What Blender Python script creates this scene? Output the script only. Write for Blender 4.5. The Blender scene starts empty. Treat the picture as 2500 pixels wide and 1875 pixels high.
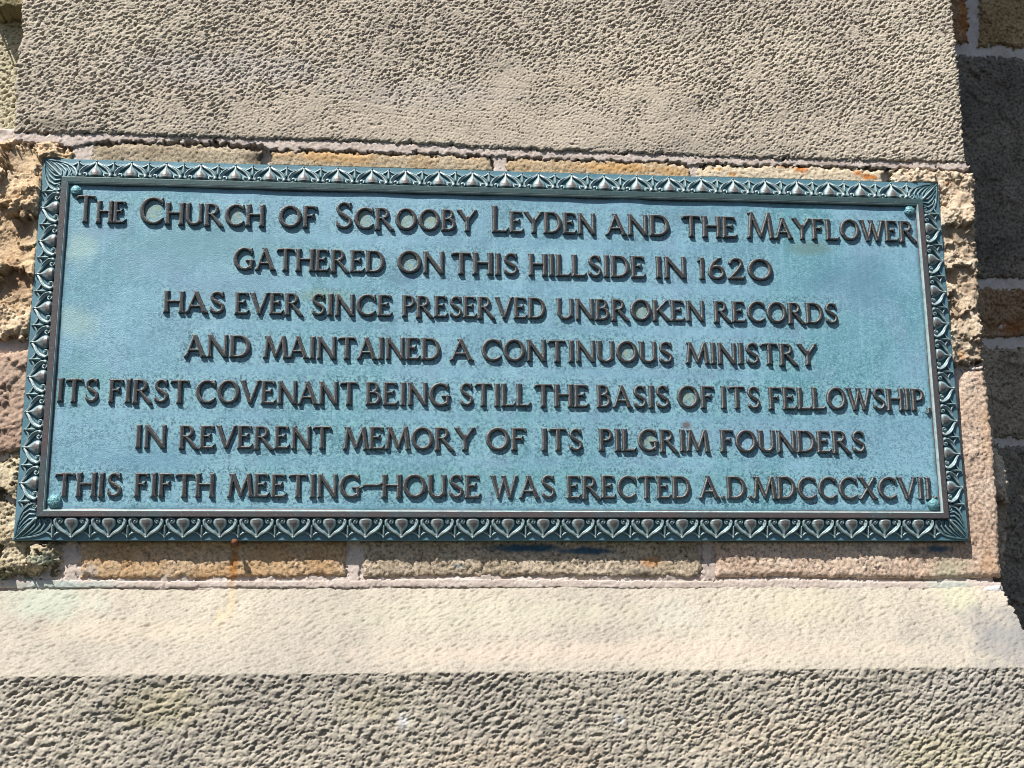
import bpy, math
import numpy as np
from mathutils import Matrix

# ------------------------------------------------------------------ camera, sky, sun, exposure
S = bpy.context.scene
COL = S.collection
F_PX, CX, CY = 2980.0, 1250.0, 937.5          # measured on the 2500 x 1875 photograph
CAM = np.array([-0.17341539, -1.94229597, -0.4814519])
R = np.array([[0.9957679370517059, -0.0915807280365217, -0.007693230276719001],
              [0.01195314275146063, 0.21205619452464078, -0.9771843698822095],
              [0.09112265315580523, 0.9729569058370614, 0.21225343687634005]])   # rows: right, down, forward
cd = bpy.data.cameras.new("camera")
cam = bpy.data.objects.new("camera", cd)
COL.objects.link(cam)
cd.sensor_width = 36.0
cd.lens = 36.0 * F_PX / 2500.0
cd.clip_start, cd.clip_end = 0.02, 200.0
m = Matrix.Identity(4)
for i in range(3):
    m[i][0], m[i][1], m[i][2], m[i][3] = R[0][i], -R[1][i], -R[2][i], CAM[i]
cam.matrix_world = m
S.camera = cam

LIGHT = np.array([0.80, 1.0, -1.80])          # direction the sunlight travels
ELEV = math.atan2(1.80, math.hypot(0.80, 1.0))
ROT = math.atan2(-0.80, -1.0)
w = bpy.data.worlds.new("World")
S.world = w
w.use_nodes = True
nt = w.node_tree
sky = nt.nodes.new("ShaderNodeTexSky")
sky.sky_type = 'NISHITA'
sky.sun_disc = False
sky.sun_elevation = ELEV
sky.sun_rotation = ROT % (2 * math.pi)
nt.links.new(sky.outputs[0], nt.nodes["Background"].inputs[0])
nt.nodes["Background"].inputs[1].default_value = 0.06
sd = bpy.data.lights.new("sun", 'SUN')
sd.energy = 5.0
sd.angle = math.radians(0.5)
sd.color = (1.0, 0.95, 0.87)
sun = bpy.data.objects.new("sun", sd)
COL.objects.link(sun)
zl = -LIGHT / np.linalg.norm(LIGHT)
xl = np.cross([0, 0, 1.0], zl); xl /= np.linalg.norm(xl)
yl = np.cross(zl, xl)
m = Matrix.Identity(4)
for i in range(3):
    m[i][0], m[i][1], m[i][2] = xl[i], yl[i], zl[i]
m[0][3], m[1][3], m[2][3] = -4, -5, 9
sun.matrix_world = m
S.view_settings.view_transform = 'Standard'
S.view_settings.look = 'None'
S.view_settings.gamma = 1.0
S.view_settings.use_curve_mapping = False
S.view_settings.exposure = 0.70
try:
    S.cycles.max_bounces = 6
    S.cycles.diffuse_bounces = 4
    S.cycles.filter_width = 0.95
except Exception:
    pass


def P(u, v, y=0.0):
    """Real place of a measured photo point that lies on the wall plane at depth y."""
    d = R.T @ np.array([(u - CX) / F_PX, (v - CY) / F_PX, 1.0])
    return CAM + (y - CAM[1]) / d[1] * d


# ------------------------------------------------------------------ numeric helpers
def smooth(a, b, x):
    t = np.clip((x - a) / (b - a), 0, 1)
    return t * t * (3 - 2 * t)


def freqs(nz, nx, step):
    kz = np.fft.fftfreq(nz, step)[:, None]
    kx = np.fft.rfftfreq(nx, step)[None, :]
    return kx, kz


def band(nz, nx, step, wl, an=1.0, ang=0.0, seed=0, bw=0.35):
    """Band-passed noise: wavelength wl across, wl*an along direction ang (degrees)."""
    rng = np.random.default_rng(seed)
    n = np.fft.rfft2(rng.standard_normal((nz, nx)))
    kx, kz = freqs(nz, nx, step)
    c, s = math.cos(math.radians(ang)), math.sin(math.radians(ang))
    ka, kb = (kx * c + kz * s) * an, (-kx * s + kz * c)
    k = np.sqrt(ka ** 2 + kb ** 2) * wl
    k[0, 0] = 1e-9
    n *= np.exp(-np.log(k) ** 2 / (2 * bw * bw)) / np.sqrt(np.maximum(k, 1e-6))
    o = np.fft.irfft2(n, s=(nz, nx))
    return o / (o.std() + 1e-12)


def fbm(nz, nx, step, wl_max, beta=1.6, seed=0, wl_min=0.0):
    rng = np.random.default_rng(seed)
    n = np.fft.rfft2(rng.standard_normal((nz, nx)))
    kx, kz = freqs(nz, nx, step)
    k = np.sqrt(kx ** 2 + kz ** 2)
    k[0, 0] = 1
    n *= k ** -beta * (1 - np.exp(-(k * wl_max) ** 2))
    if wl_min:
        n *= np.exp(-(k * wl_min) ** 2)
    n[0, 0] = 0
    o = np.fft.irfft2(n, s=(nz, nx))
    return o / (o.std() + 1e-12)


def poly_sdf(X, Z, pts):
    """Signed distance to a polygon, positive inside."""
    d2 = np.full(X.shape, 1e9)
    ins = np.zeros(X.shape, bool)
    n = len(pts)
    for i in range(n):
        (x0, z0), (x1, z1) = pts[i], pts[(i + 1) % n]
        ex, ez = x1 - x0, z1 - z0
        t = np.clip(((X - x0) * ex + (Z - z0) * ez) / (ex * ex + ez * ez + 1e-15), 0, 1)
        d2 = np.minimum(d2, (X - x0 - t * ex) ** 2 + (Z - z0 - t * ez) ** 2)
        c = ((z0 <= Z) & (z1 > Z)) | ((z1 <= Z) & (z0 > Z))
        with np.errstate(divide='ignore', invalid='ignore'):
            ins ^= c & (X < x0 + (Z - z0) / (ez if abs(ez) > 1e-15 else 1e-15) * ex)
    d = np.sqrt(d2)
    return np.where(ins, d, -d)


def stroke_sdf(X, Z, pts):
    """Distance to a tapering stroke [(x, z, half width), ...], negative inside."""
    d = np.full(X.shape, 1e9)
    if len(pts) == 1:
        return np.hypot(X - pts[0][0], Z - pts[0][1]) - pts[0][2]
    for (x0, z0, r0), (x1, z1, r1) in zip(pts[:-1], pts[1:]):
        ex, ez = x1 - x0, z1 - z0
        t = np.clip(((X - x0) * ex + (Z - z0) * ez) / (ex * ex + ez * ez + 1e-12), 0, 1)
        d = np.minimum(d, np.hypot(X - x0 - t * ex, Z - z0 - t * ez) - (r0 + (r1 - r0) * t))
    return d


def grid_mesh(name, X, Y, Z, keep=None, attrs=None, mat=None, parent=None):
    """A sheet of quads over a grid (rows run upwards), facing -Y; one mesh object."""
    nz, nx = X.shape
    idx = np.arange(nz * nx).reshape(nz, nx)
    q = np.stack([idx[:-1, :-1], idx[:-1, 1:], idx[1:, 1:], idx[1:, :-1]], -1).reshape(-1, 4)
    if keep is not None:
        k = keep.ravel()
        q = q[k[q].all(1)]
    used = np.zeros(nz * nx, bool)
    used[q.ravel()] = True
    remap = np.cumsum(used) - 1
    q = remap[q]
    co = np.stack([X.ravel(), Y.ravel(), Z.ravel()], -1)[used].astype(np.float32)
    me = bpy.data.meshes.new(name)
    me.vertices.add(len(co)); me.vertices.foreach_set('co', co.ravel())
    me.loops.add(q.size); me.loops.foreach_set('vertex_index', q.ravel().astype(np.int32))
    me.polygons.add(len(q))
    me.polygons.foreach_set('loop_start', np.arange(0, q.size, 4, dtype=np.int32))
    me.polygons.foreach_set('use_smooth', np.ones(len(q), bool))
    me.update(calc_edges=True)
    for an, av in (attrs or {}).items():
        a = me.attributes.new(an, 'FLOAT', 'POINT')
        a.data.foreach_set('value', av.ravel()[used].astype(np.float32))
    return link(name, me, mat, parent)


def link(name, me, mat=None, parent=None):
    o = bpy.data.objects.new(name, me)
    COL.objects.link(o)
    if mat:
        me.materials.clear(); me.materials.append(mat)
    if parent:
        o.parent = parent
    return o


def py_mesh(name, verts, faces, mat=None, parent=None, flat=True):
    me = bpy.data.meshes.new(name)
    me.from_pydata([tuple(map(float, v)) for v in verts], [], faces)
    if not flat:
        me.polygons.foreach_set('use_smooth', np.ones(len(me.polygons), bool))
    me.update()
    return link(name, me, mat, parent)


def thing(name, label, cat, loc=(0, 0, 0)):
    o = bpy.data.objects.new(name, None)
    COL.objects.link(o)
    o.empty_display_size = 0.05
    o.location = loc
    o['label'] = label
    o['category'] = cat
    o['kind'] = 'thing'
    return o


# ------------------------------------------------------------------ materials
class NT:
    def __init__(self, name):
        self.m = bpy.data.materials.new(name)
        self.m.use_nodes = True
        self.t = self.m.node_tree
        self.b = self.t.nodes["Principled BSDF"]
        g = self.t.nodes.new("ShaderNodeTexCoord")
        self.pos = g.outputs['Object']

    def _in(self, sock, v):
        if hasattr(v, 'links'):
            self.t.links.new(v, sock)
        else:
            sock.default_value = v

    def math(self, op, a, b=0.0, c=0.0, clamp=False):
        n = self.t.nodes.new("ShaderNodeMath"); n.operation = op; n.use_clamp = clamp
        self._in(n.inputs[0], a); self._in(n.inputs[1], b)
        if op in ('MULTIPLY_ADD',):
            self._in(n.inputs[2], c)
        return n.outputs[0]

    def vec(self, op, a, b):
        n = self.t.nodes.new("ShaderNodeVectorMath"); n.operation = op
        self._in(n.inputs[0], a); self._in(n.inputs[1], b)
        return n.outputs['Value'] if op == 'LENGTH' else n.outputs[0]

    def noise(self, scale, detail=4.0, rough=0.55, stretch=None, dist=0.0):
        n = self.t.nodes.new("ShaderNodeTexNoise")
        v = self.pos if stretch is None else self.vec('MULTIPLY', self.pos, stretch)
        self.t.links.new(v, n.inputs['Vector'])
        n.inputs['Scale'].default_value = scale
        n.inputs['Detail'].default_value = detail
        n.inputs['Roughness'].default_value = rough
        n.inputs['Distortion'].default_value = dist
        return n.outputs['Fac']

    def rng(self, v, a, b, c=0.0, d=1.0):
        n = self.t.nodes.new("ShaderNodeMapRange"); n.interpolation_type = 'SMOOTHSTEP'
        self._in(n.inputs[0], v)
        for i, x in enumerate((a, b, c, d)):
            n.inputs[i + 1].default_value = x
        return n.outputs[0]

    def ramp(self, v, stops):
        n = self.t.nodes.new("ShaderNodeValToRGB")
        e = n.color_ramp.elements
        while len(e) < len(stops):
            e.new(0.5)
        for k, (p, c) in zip(e, stops):
            k.position = p; k.color = (*c, 1)
        self._in(n.inputs[0], v)
        return n.outputs[0]

    def mix(self, f, a, b, mode='MIX'):
        n = self.t.nodes.new("ShaderNodeMix"); n.data_type = 'RGBA'; n.blend_type = mode
        self._in(n.inputs[0], f)
        for s, v in ((n.inputs[6], a), (n.inputs[7], b)):
            self._in(s, v if hasattr(v, 'links') else (*v, 1))
        return n.outputs[2]

    def attr(self, name):
        n = self.t.nodes.new("ShaderNodeAttribute"); n.attribute_name = name
        return n.outputs['Fac']

    def bump(self, h, strength, dist):
        n = self.t.nodes.new("ShaderNodeBump")
        n.inputs['Strength'].default_value = strength
        n.inputs['Distance'].default_value = dist
        self.t.links.new(h, n.inputs['Height'])
        self.t.links.new(n.outputs[0], self.b.inputs['Normal'])

    def out(self, col, rough=0.9, spec=0.3, metal=0.0):
        self._in(self.b.inputs['Base Color'], col)
        self._in(self.b.inputs['Roughness'], rough)
        self._in(self.b.inputs['Specular IOR Level'], spec)
        self._in(self.b.inputs['Metallic'], metal)
        return self.m


def stain(n, col, x, z, rx, rz, c, amt, ns=30.0, wob=0.9):
    d = n.vec('LENGTH', n.vec('MULTIPLY', n.vec('SUBTRACT', n.pos, (x, 0, z)), (1 / rx, 0, 1 / rz)), (0, 0, 0))
    d = n.math('ADD', d, n.math('MULTIPLY', n.math('SUBTRACT', n.noise(ns, 5, 0.6), 0.5), 2 * wob))
    return n.mix(n.math('MULTIPLY', n.rng(d, 1.25, 0.30), amt), col, c)


def stone_mat(name, cols, scale=9.0, speck=0.45, speck_scale=330.0, bump=0.5, stains=(), pits=None, stretch=None):
    n = NT(name)
    v = n.noise(scale, 6, 0.6, stretch, 0.4)
    k = len(cols)
    col = n.ramp(v, [(0.3 + 0.4 * i / (k - 1), c) for i, c in enumerate(cols)])
    f = n.noise(speck_scale, 3, 0.7)
    g = n.ramp(f, [(0.3, (1 - speck,) * 3), (0.52, (1, 1, 1)), (0.72, (1 + speck * 0.5,) * 3)])
    col = n.mix(1.0, col, g, 'MULTIPLY')
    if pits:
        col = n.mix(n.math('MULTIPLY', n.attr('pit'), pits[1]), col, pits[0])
    for s in stains:
        col = stain(n, col, *s)
    n.bump(n.math('ADD', f, n.noise(speck_scale * 2.3, 2, 0.6)), bump, 0.0008)
    return n.out(col, 0.93, 0.2)


def px_stain(u, v, ru, rv, c, amt, y=0.012, **k):
    p = P(u, v, y)
    s = -(CAM[1] - y) / F_PX
    return (p[0], p[2], ru * s, rv * s, c, amt) + ((k['ns'],) if 'ns' in k else ()) + ((k['wob'],) if 'wob' in k else ())


# bronze with patina: the flat field
n = NT("patina_field")
big = n.noise(6.0, 8, 0.68, None, 0.8)
col = n.ramp(big, [(0.30, (0.100, 0.222, 0.298)), (0.45, (0.142, 0.292, 0.400)), (0.60, (0.186, 0.352, 0.472)), (0.74, (0.235, 0.402, 0.510))])
teal = n.rng(n.noise(3.1, 5, 0.6, (1, 1, 0.7), 1.0), 0.47, 0.68)
col = n.mix(n.math('MULTIPLY', teal, 0.75), col, (0.088, 0.258, 0.315))
lil = n.rng(n.noise(4.3, 4, 0.6, (1.3, 1, 1), 1.5), 0.53, 0.70)
col = n.mix(n.math('MULTIPLY', lil, 0.7), col, (0.155, 0.265, 0.385))
stk = n.rng(n.noise(10.0, 5, 0.65, (13, 1, 0.4)), 0.48, 0.72)
col = n.mix(n.math('MULTIPLY', stk, 0.42), col, (0.25, 0.43, 0.55))
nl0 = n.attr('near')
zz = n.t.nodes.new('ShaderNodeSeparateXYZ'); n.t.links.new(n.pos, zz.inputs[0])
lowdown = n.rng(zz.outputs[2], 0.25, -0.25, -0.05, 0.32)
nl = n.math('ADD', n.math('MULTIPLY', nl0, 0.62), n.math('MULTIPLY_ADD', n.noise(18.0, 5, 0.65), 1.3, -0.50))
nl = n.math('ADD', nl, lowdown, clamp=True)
sp = n.noise(260.0, 3, 0.75)
sp2 = n.noise(95.0, 5, 0.78)
col = n.mix(n.rng(sp2, 0.50, 0.70, 0, 0.40), col, (0.09, 0.24, 0.31))
col = n.mix(n.rng(sp2, 0.48, 0.30, 0, 0.4), col, (0.25, 0.43, 0.54))
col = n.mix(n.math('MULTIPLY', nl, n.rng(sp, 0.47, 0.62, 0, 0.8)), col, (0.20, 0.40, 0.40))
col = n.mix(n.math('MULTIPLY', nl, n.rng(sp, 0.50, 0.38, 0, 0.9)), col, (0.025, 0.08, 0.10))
col = n.mix(n.rng(sp, 0.53, 0.68, 0, 0.6), col, (0.23, 0.42, 0.50))
col = n.mix(n.rng(n.noise(170.0, 4, 0.78), 0.43, 0.30, 0, 0.7), col, (0.03, 0.09, 0.125))
# pale lichen-like crust inside round letters, worn pale blotches, brown spots
col = n.mix(n.math('MULTIPLY', n.attr('crust'), n.rng(n.noise(130, 5, 0.75), 0.38, 0.60, 0.1, 0.95)), col, (0.215, 0.285, 0.215))
for (sx, sz, rx, rz, c, a) in ((-0.69, 0.155, .03, .035, (.30, .45, .42), .6), (-0.69, 0.035, .035, .035, (.29, .44, .42), .55), (-0.50, 0.165, .16, .045, (.105, .245, .29), .6), (-0.45, 0.095, .10, .03, (.125, .245, .335), .5),
                               (-0.17, 0.118, .028, .012, (.085, .18, .26), .6), (0.10, 0.16, .10, .02, (.23, .41, .52), .4), (-0.67, -0.06, .05, .05, (.10, .27, .29), .5), (0.45, -0.14, .18, .03, (.20, .33, .47), .45),
                               (0.0, -0.215, .5, .02, (.11, .29, .32), .45), (-0.56, -0.185, .09, .04, (.12, .27, .375), .5),
                               (-0.66, 0.19, .05, .02, (.15, .26, .36), .5), (-0.30, 0.085, .05, .012, (.16, .25, .16), .45),
                               (0.295, -0.125, .009, .006, (.10, .06, .05), .8), (0.32, 0.235, .05, .02, (.09, .17, .22), .5),
                               (0.52, 0.185, .05, .014, (.11, .16, .12), .5), (-0.02, 0.225, .012, .03, (.2, .33, .45), .4),
                               (0.60, 0.13, .10, .05, (.075, .19, .27), .5), (-0.60, 0.13, .08, .03, (.14, .27, .36), .4)):
    col = stain(n, col, sx, sz, rx, rz, c, a, 25.0, 0.8)
# mottled darker tone in the angle along the rim
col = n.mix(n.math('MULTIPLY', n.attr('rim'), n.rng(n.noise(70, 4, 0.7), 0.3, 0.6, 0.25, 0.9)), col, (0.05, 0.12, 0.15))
n.bump(n.math('ADD', sp, n.noise(560.0, 2, 0.6)), 0.7, 0.0009)
M_FIELD = n.out(col, 0.55, 0.45)


def bronze(name, low, mid, high, edge, a='lift', metal=0.2, rough=0.5, fleck=0.5):
    """Cast bronze: verdigris in the hollows, with painted shade on the ornament, brown on the worn heights."""
    n = NT(name)
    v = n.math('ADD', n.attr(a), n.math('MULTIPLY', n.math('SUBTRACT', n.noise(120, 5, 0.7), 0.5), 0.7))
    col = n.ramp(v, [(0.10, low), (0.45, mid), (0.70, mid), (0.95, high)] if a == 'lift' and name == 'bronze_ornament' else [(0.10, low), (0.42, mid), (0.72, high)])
    col = n.mix(n.math('MULTIPLY', n.attr('edge'), n.rng(n.noise(90, 3, 0.6), 0.3, 0.6, 0.35, 1.0)), col, edge)
    col = n.mix(n.rng(n.noise(330, 3, 0.7), 0.58, 0.75, 0, fleck), col, (0.20, 0.27, 0.30))
    n.bump(n.noise(420.0, 3, 0.65), 0.55, 0.0008)
    return n.out(col, rough, 0.5, metal)


M_LETTER = bronze("bronze_letters", (0.02, 0.055, 0.07), (0.022, 0.026, 0.030), (0.028, 0.0255, 0.027), (0.22, 0.225, 0.22), fleck=0.22, metal=0.05)
M_LEAF = bronze("bronze_ornament", (0.026, 0.078, 0.098), (0.165, 0.275, 0.30), (0.115, 0.108, 0.108), (0.32, 0.37, 0.38), rough=0.42)  # hollow colour darkened to paint in shade between bulb and volute
M_BOLT = bronze("bronze_bolt", (0.08, 0.19, 0.22), (0.11, 0.28, 0.32), (0.13, 0.29, 0.33), (0.3, 0.5, 0.5))
n = NT("bronze_border")
col = n.ramp(n.noise(14, 5, 0.65), [(0.3, (0.05, 0.125, 0.165)), (0.5, (0.075, 0.175, 0.225)), (0.7, (0.10, 0.21, 0.28))])
col = n.mix(n.rng(n.noise(260, 3, 0.7), 0.56, 0.72, 0, 0.5), col, (0.22, 0.42, 0.46))
n.bump(n.noise(300, 3, 0.6), 0.4, 0.0008)
M_BORDER = n.out(col, 0.5, 0.45, 0.1)
n = NT("bronze_fillet")
col = n.ramp(n.noise(16, 5, 0.7), [(0.32, (0.055, 0.082, 0.09)), (0.48, (0.066, 0.057, 0.061)), (0.66, (0.082, 0.063, 0.063))])
z = n.t.nodes.new("ShaderNodeSeparateXYZ"); n.t.links.new(n.pos, z.inputs[0])
top = n.rng(n.math('ADD', z.outputs[2], n.math('MULTIPLY', n.noise(30, 4, 0.6), 0.02)), 0.262, 0.285)
col = n.mix(n.math('MULTIPLY', top, 0.8), col, (0.035, 0.085, 0.088))
col = n.mix(n.rng(n.noise(240, 4, 0.75), 0.56, 0.70, 0, 0.55), col, (0.19, 0.27, 0.31))
n.bump(n.noise(280, 3, 0.65), 0.5, 0.0008)
M_FILLET = n.out(col, 0.45, 0.5, 0.2)
n = NT("highlight_bead")
col = n.ramp(n.noise(60, 4, 0.7), [(0.3, (0.16, 0.26, 0.28)), (0.5, (0.33, 0.43, 0.44)), (0.7, (0.42, 0.50, 0.50))])  # pale colour paints in the bright highlight along the inner edge
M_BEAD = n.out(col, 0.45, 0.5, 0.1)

SPECK = 0.45
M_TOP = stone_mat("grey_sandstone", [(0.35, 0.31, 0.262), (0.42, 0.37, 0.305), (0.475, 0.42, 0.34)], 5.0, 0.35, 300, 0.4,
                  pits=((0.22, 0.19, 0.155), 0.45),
                  stains=[px_stain(560, 170, 330, 60, (0.36, 0.34, 0.325), .5), px_stain(1050, 240, 260, 60, (0.38, 0.345, 0.31), .5),
                          px_stain(1250, 300, 700, 50, (0.44, 0.38, 0.31), .4), px_stain(120, 305, 90, 20, (0.13, 0.12, 0.09), .6),
                          px_stain(1500, 215, 300, 40, (0.45, 0.385, 0.30), .4), px_stain(2260, 170, 120, 200, (0.50, 0.445, 0.355), .4),
                          px_stain(300, 60, 300, 80, (0.43, 0.39, 0.31), .45)])
M_MORTAR = stone_mat("pinkish_mortar", [(0.40, 0.335, 0.30), (0.49, 0.42, 0.38), (0.55, 0.485, 0.45)], 18, 0.2, 280, 0.5,
                     stains=[px_stain(150, 1428, 130, 14, (0.33, 0.46, 0.44), .55), px_stain(2320, 1428, 60, 14, (0.36, 0.47, 0.42), .5),
                             px_stain(565, 1420, 10, 25, (0.45, 0.29, 0.13), .5, ns=70, wob=1.2)])
PALE = [(0.40, 0.33, 0.235), (0.50, 0.42, 0.31), (0.58, 0.50, 0.39)]
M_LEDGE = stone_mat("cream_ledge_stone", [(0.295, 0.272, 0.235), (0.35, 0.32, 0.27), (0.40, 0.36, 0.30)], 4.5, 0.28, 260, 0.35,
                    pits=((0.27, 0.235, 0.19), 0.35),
                    stains=[px_stain(120, 1470, 130, 45, (0.31, 0.37, 0.31), .5), px_stain(1150, 1500, 420, 45, (0.365, 0.35, 0.275), .5),
                            px_stain(1500, 1590, 700, 30, (0.42, 0.35, 0.295), .5), px_stain(1950, 1480, 170, 50, (0.38, 0.35, 0.26), .4),
                            px_stain(2330, 1455, 60, 45, (0.37, 0.39, 0.26), .4), px_stain(2430, 1560, 150, 85, (0.21, 0.205, 0.20), 1.0),
                            px_stain(1640, 1500, 70, 40, (0.33, 0.33, 0.29), .4), px_stain(568, 1470, 12, 50, (0.46, 0.36, 0.20), .45),
                            px_stain(545, 1510, 14, 30, (0.46, 0.38, 0.22), .35), px_stain(985, 1762, 16, 22, (0.50, 0.50, 0.50), .8, y=-.105), px_stain(1513, 1757, 13, 13, (0.52, 0.52, 0.53), .85, y=-.105),
                            px_stain(400, 1725, 120, 55, (0.31, 0.28, 0.18), .6, y=-.105), px_stain(900, 1720, 90, 40, (0.30, 0.27, 0.18), .4, y=-.105),
                            px_stain(2380, 1680, 180, 60, (0.27, 0.26, 0.25), .5, y=-.105), px_stain(2300, 1840, 160, 60, (0.34, 0.32, 0.19), .4, y=-.105),
                            px_stain(1900, 1800, 300, 60, (0.42, 0.36, 0.28), .5, y=-.105), px_stain(1250, 1850, 300, 50, (0.42, 0.35, 0.27), .5, y=-.105),
                            px_stain(380, 1540, 260, 30, (0.42, 0.36, 0.285), .4)])


# ------------------------------------------------------------------ stones
def tooled(nz, nx, st, seed, wl=0.0085, an=2.0, ang=33.0):
    """Pitted, picked sandstone: flat lands with slanting pits. Returns (height, pit mask)."""
    a = band(nz, nx, st, wl, an, ang, seed, 0.38)
    b = band(nz, nx, st, wl * 0.52, an * 0.85, ang - 18, seed + 1, 0.40)
    c = band(nz, nx, st, max(wl * 0.30, 2.6 * st), 1.3, ang + 20, seed + 2, 0.40)
    v = a + 0.60 * b + 0.28 * c
    h = -np.log1p(np.exp(2.2 * (v - 0.15))) / 2.2
    return 0.85 * h - 0.16 * v - 0.10 * c, smooth(0.5, 1.9, v)


def facets(X, Z, cell, seed, tilt=0.35, jump=0.25):
    """Fractured rock: patches of tilted planes meeting in sharp edges."""
    rng = np.random.default_rng(seed)
    gx_ = np.arange(X.min() - cell, X.max() + cell, cell)
    gz_ = np.arange(Z.min() - cell, Z.max() + cell, cell * .7)
    best = np.full(X.shape, 1e9); out = np.zeros(X.shape)
    nz, nx = X.shape
    st = X[0, 1] - X[0, 0]
    wx, wz = X + cell * .10 * fbm(nz, nx, st, cell * .8, 1.8, seed + 1), Z + cell * .10 * fbm(nz, nx, st, cell * .8, 1.8, seed + 2)
    for cx_ in gx_:
        for cz_ in gz_:
            px_, pz_ = cx_ + rng.uniform(-.5, .5) * cell, cz_ + rng.uniform(-.5, .5) * cell * .7
            a_, b_, c_ = rng.normal(0, tilt), rng.normal(-.1, tilt), rng.normal(0, jump) * cell
            d = (wx - px_) ** 2 + ((wz - pz_) * 1.35) ** 2
            k_ = d < best
            best = np.where(k_, d, best)
            out = np.where(k_, c_ + a_ * (wx - px_) + b_ * (wz - pz_), out)
    return out


def stone(poly, depth, parent, mat, step=0.0022, bulge=0.004, edge=0.012, jag=0.0025, rough=0.0006, lumps=0.0, wl=0.03,
          back=0.05, seed=1, name="stone_block", label=None, fn=None, clampy=None):
    pts = [(p[0], p[2]) for p in (P(u, v, depth) for u, v in poly)]
    a = np.array(pts)
    x = np.arange(a[:, 0].min() - 0.008, a[:, 0].max() + 0.008, step)
    z = np.arange(a[:, 1].min() - 0.008, a[:, 1].max() + 0.008, step)
    X, Z = np.meshgrid(x, z)
    nz, nx = X.shape
    sd_ = poly_sdf(X, Z, pts) + jag * fbm(nz, nx, step, 0.03, 1.5, seed)
    e = np.clip(sd_ / edge, 0, 1)
    h = bulge * (1 - (1 - e) ** 2)
    att = {}
    if fn:
        hh, pit = fn(X, Z, nz, nx, step)
        h = h + hh * (0.35 + 0.65 * e)
        att['pit'] = pit
    else:
        g = fbm(nz, nx, step, 0.012, 1.1, seed + 7)
        h = h + rough * g * (0.4 + 0.6 * e)
        att['pit'] = smooth(0.6, 2.0, -g)
    if lumps:
        r1 = fbm(nz, nx, step, wl, 2.0, seed + 3)
        q = facets(X, Z, wl, seed + 5) + 0.22 * facets(X, Z, wl * .45, seed + 6)
        h = h + (lumps * 0.8 * r1 + q * (lumps / 0.0045)) * (0.3 + 0.7 * e)
        att['pit'] = np.maximum(0.6 * att['pit'], smooth(-0.8, -2.0, r1 + 250 * q))
    Y = depth - h
    if clampy is not None:
        inside = (np.abs(X) < 0.7625) & (np.abs(Z) < 0.313)
        Y = np.where(inside, np.maximum(Y, clampy), Y)
    keep = sd_ > -1.6 * step
    Y = np.where(sd_ < 0, depth + back, Y)
    o = grid_mesh(name, X, Y, Z, keep, att, mat, parent)
    if label:
        o['label'] = label
    return o


buttress = thing("stone_buttress", "sunlit pale stone buttress of rough blocks with a sloping ledge, carrying the bronze plaque",
                 "buttress", (0, 0.3, -0.75))
PAR = buttress
# keep the parts' coordinates in world space
def keep_world(o):
    o.matrix_parent_inverse = Matrix.Translation(o.parent.location).inverted()


def top_fn(X, Z, nz, nx, st):
    h, pit = tooled(nz, nx, st, 11, 0.0092)
    fine, pf = tooled(nz, nx, st, 31, 0.0052, 1.8, 25)
    w_ = fbm(nz, nx, st, 0.25, 1.9, 5)
    # rough at the left end, along the top and at the right end; weathered smoother between
    rough = np.clip(smooth(-0.25, -0.75, X) + smooth(0.37, 0.53, Z - 0.03 * np.sin(X * 5) + .02 * w_) + smooth(0.10, 0.70, X) * 0.8 + 0.12 * w_, 0.08, 1.0)
    a = 0.00046 + 0.00088 * rough
    und = 0.0008 * fbm(nz, nx, st, 0.20, 2.2, 9)
    seam = -0.0012 * smooth(0.85, 1.0, np.abs(band(nz, nx, st, 0.05, 6.0, -2, 44, 0.3)) * -0.6 + 1.0) * (1 - rough)
    a = a * np.clip(0.92 + 0.22 * fbm(nz, nx, st, 0.05, 1.6, 8), .45, 1.4)
    chips = -0.0016 * smooth(2.1, 2.9, band(nz, nx, st, .014, 1.6, 20, 61, .3)) - 0.0018 * smooth(2.3, 2.9, band(nz, nx, st, .03, 2.5, -5, 62, .35))
    return a * (h * rough + fine * (1 - 0.45 * rough)) + chips + und + seam * 0.6, np.clip(pit * rough + 0.5 * pf * (1 - rough), 0, 1)


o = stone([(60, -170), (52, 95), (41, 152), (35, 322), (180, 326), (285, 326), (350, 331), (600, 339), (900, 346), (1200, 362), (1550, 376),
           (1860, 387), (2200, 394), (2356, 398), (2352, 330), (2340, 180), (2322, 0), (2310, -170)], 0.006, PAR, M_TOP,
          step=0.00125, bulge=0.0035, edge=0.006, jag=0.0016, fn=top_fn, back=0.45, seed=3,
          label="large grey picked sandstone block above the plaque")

stone([(60, -2600), (60, -178), (2310, -178), (2290, -2600)], 0.006, PAR, M_TOP, step=0.006, bulge=0.003, edge=0.012, rough=.001, back=0.45, seed=4,  # out-of-view course, added so the buttress shadow covers the recessed wall
      label="unseen upper block of the buttress, added to shade the recessed wall")
# mortar behind all the stones of the plaque courses
x = np.arange(P(-160, 800, .022)[0], P(2380, 800, .016)[0], 0.003)
z = np.arange(P(1200, 1452, .016)[2], P(1200, 346, .022)[2], 0.003)
X, Z = np.meshgrid(x, z)
nz, nx = X.shape
Y = 0.0215 - 0.0012 * fbm(nz, nx, 0.003, 0.08, 1.4, 77) - 0.0007 * band(nz, nx, 0.003, 0.016, 5, 0, 78)
Y = np.where((np.abs(X) < 0.7625) & (np.abs(Z) < 0.313), np.maximum(Y, 0.0230), Y)
Y[:, -1] = 0.5; Y[:, 0] = 0.5; Y[0, :] = 0.1; Y[-1, :] = 0.1
g = grid_mesh("mortar", X, Y, Z, None, None, M_MORTAR, PAR)
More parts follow.
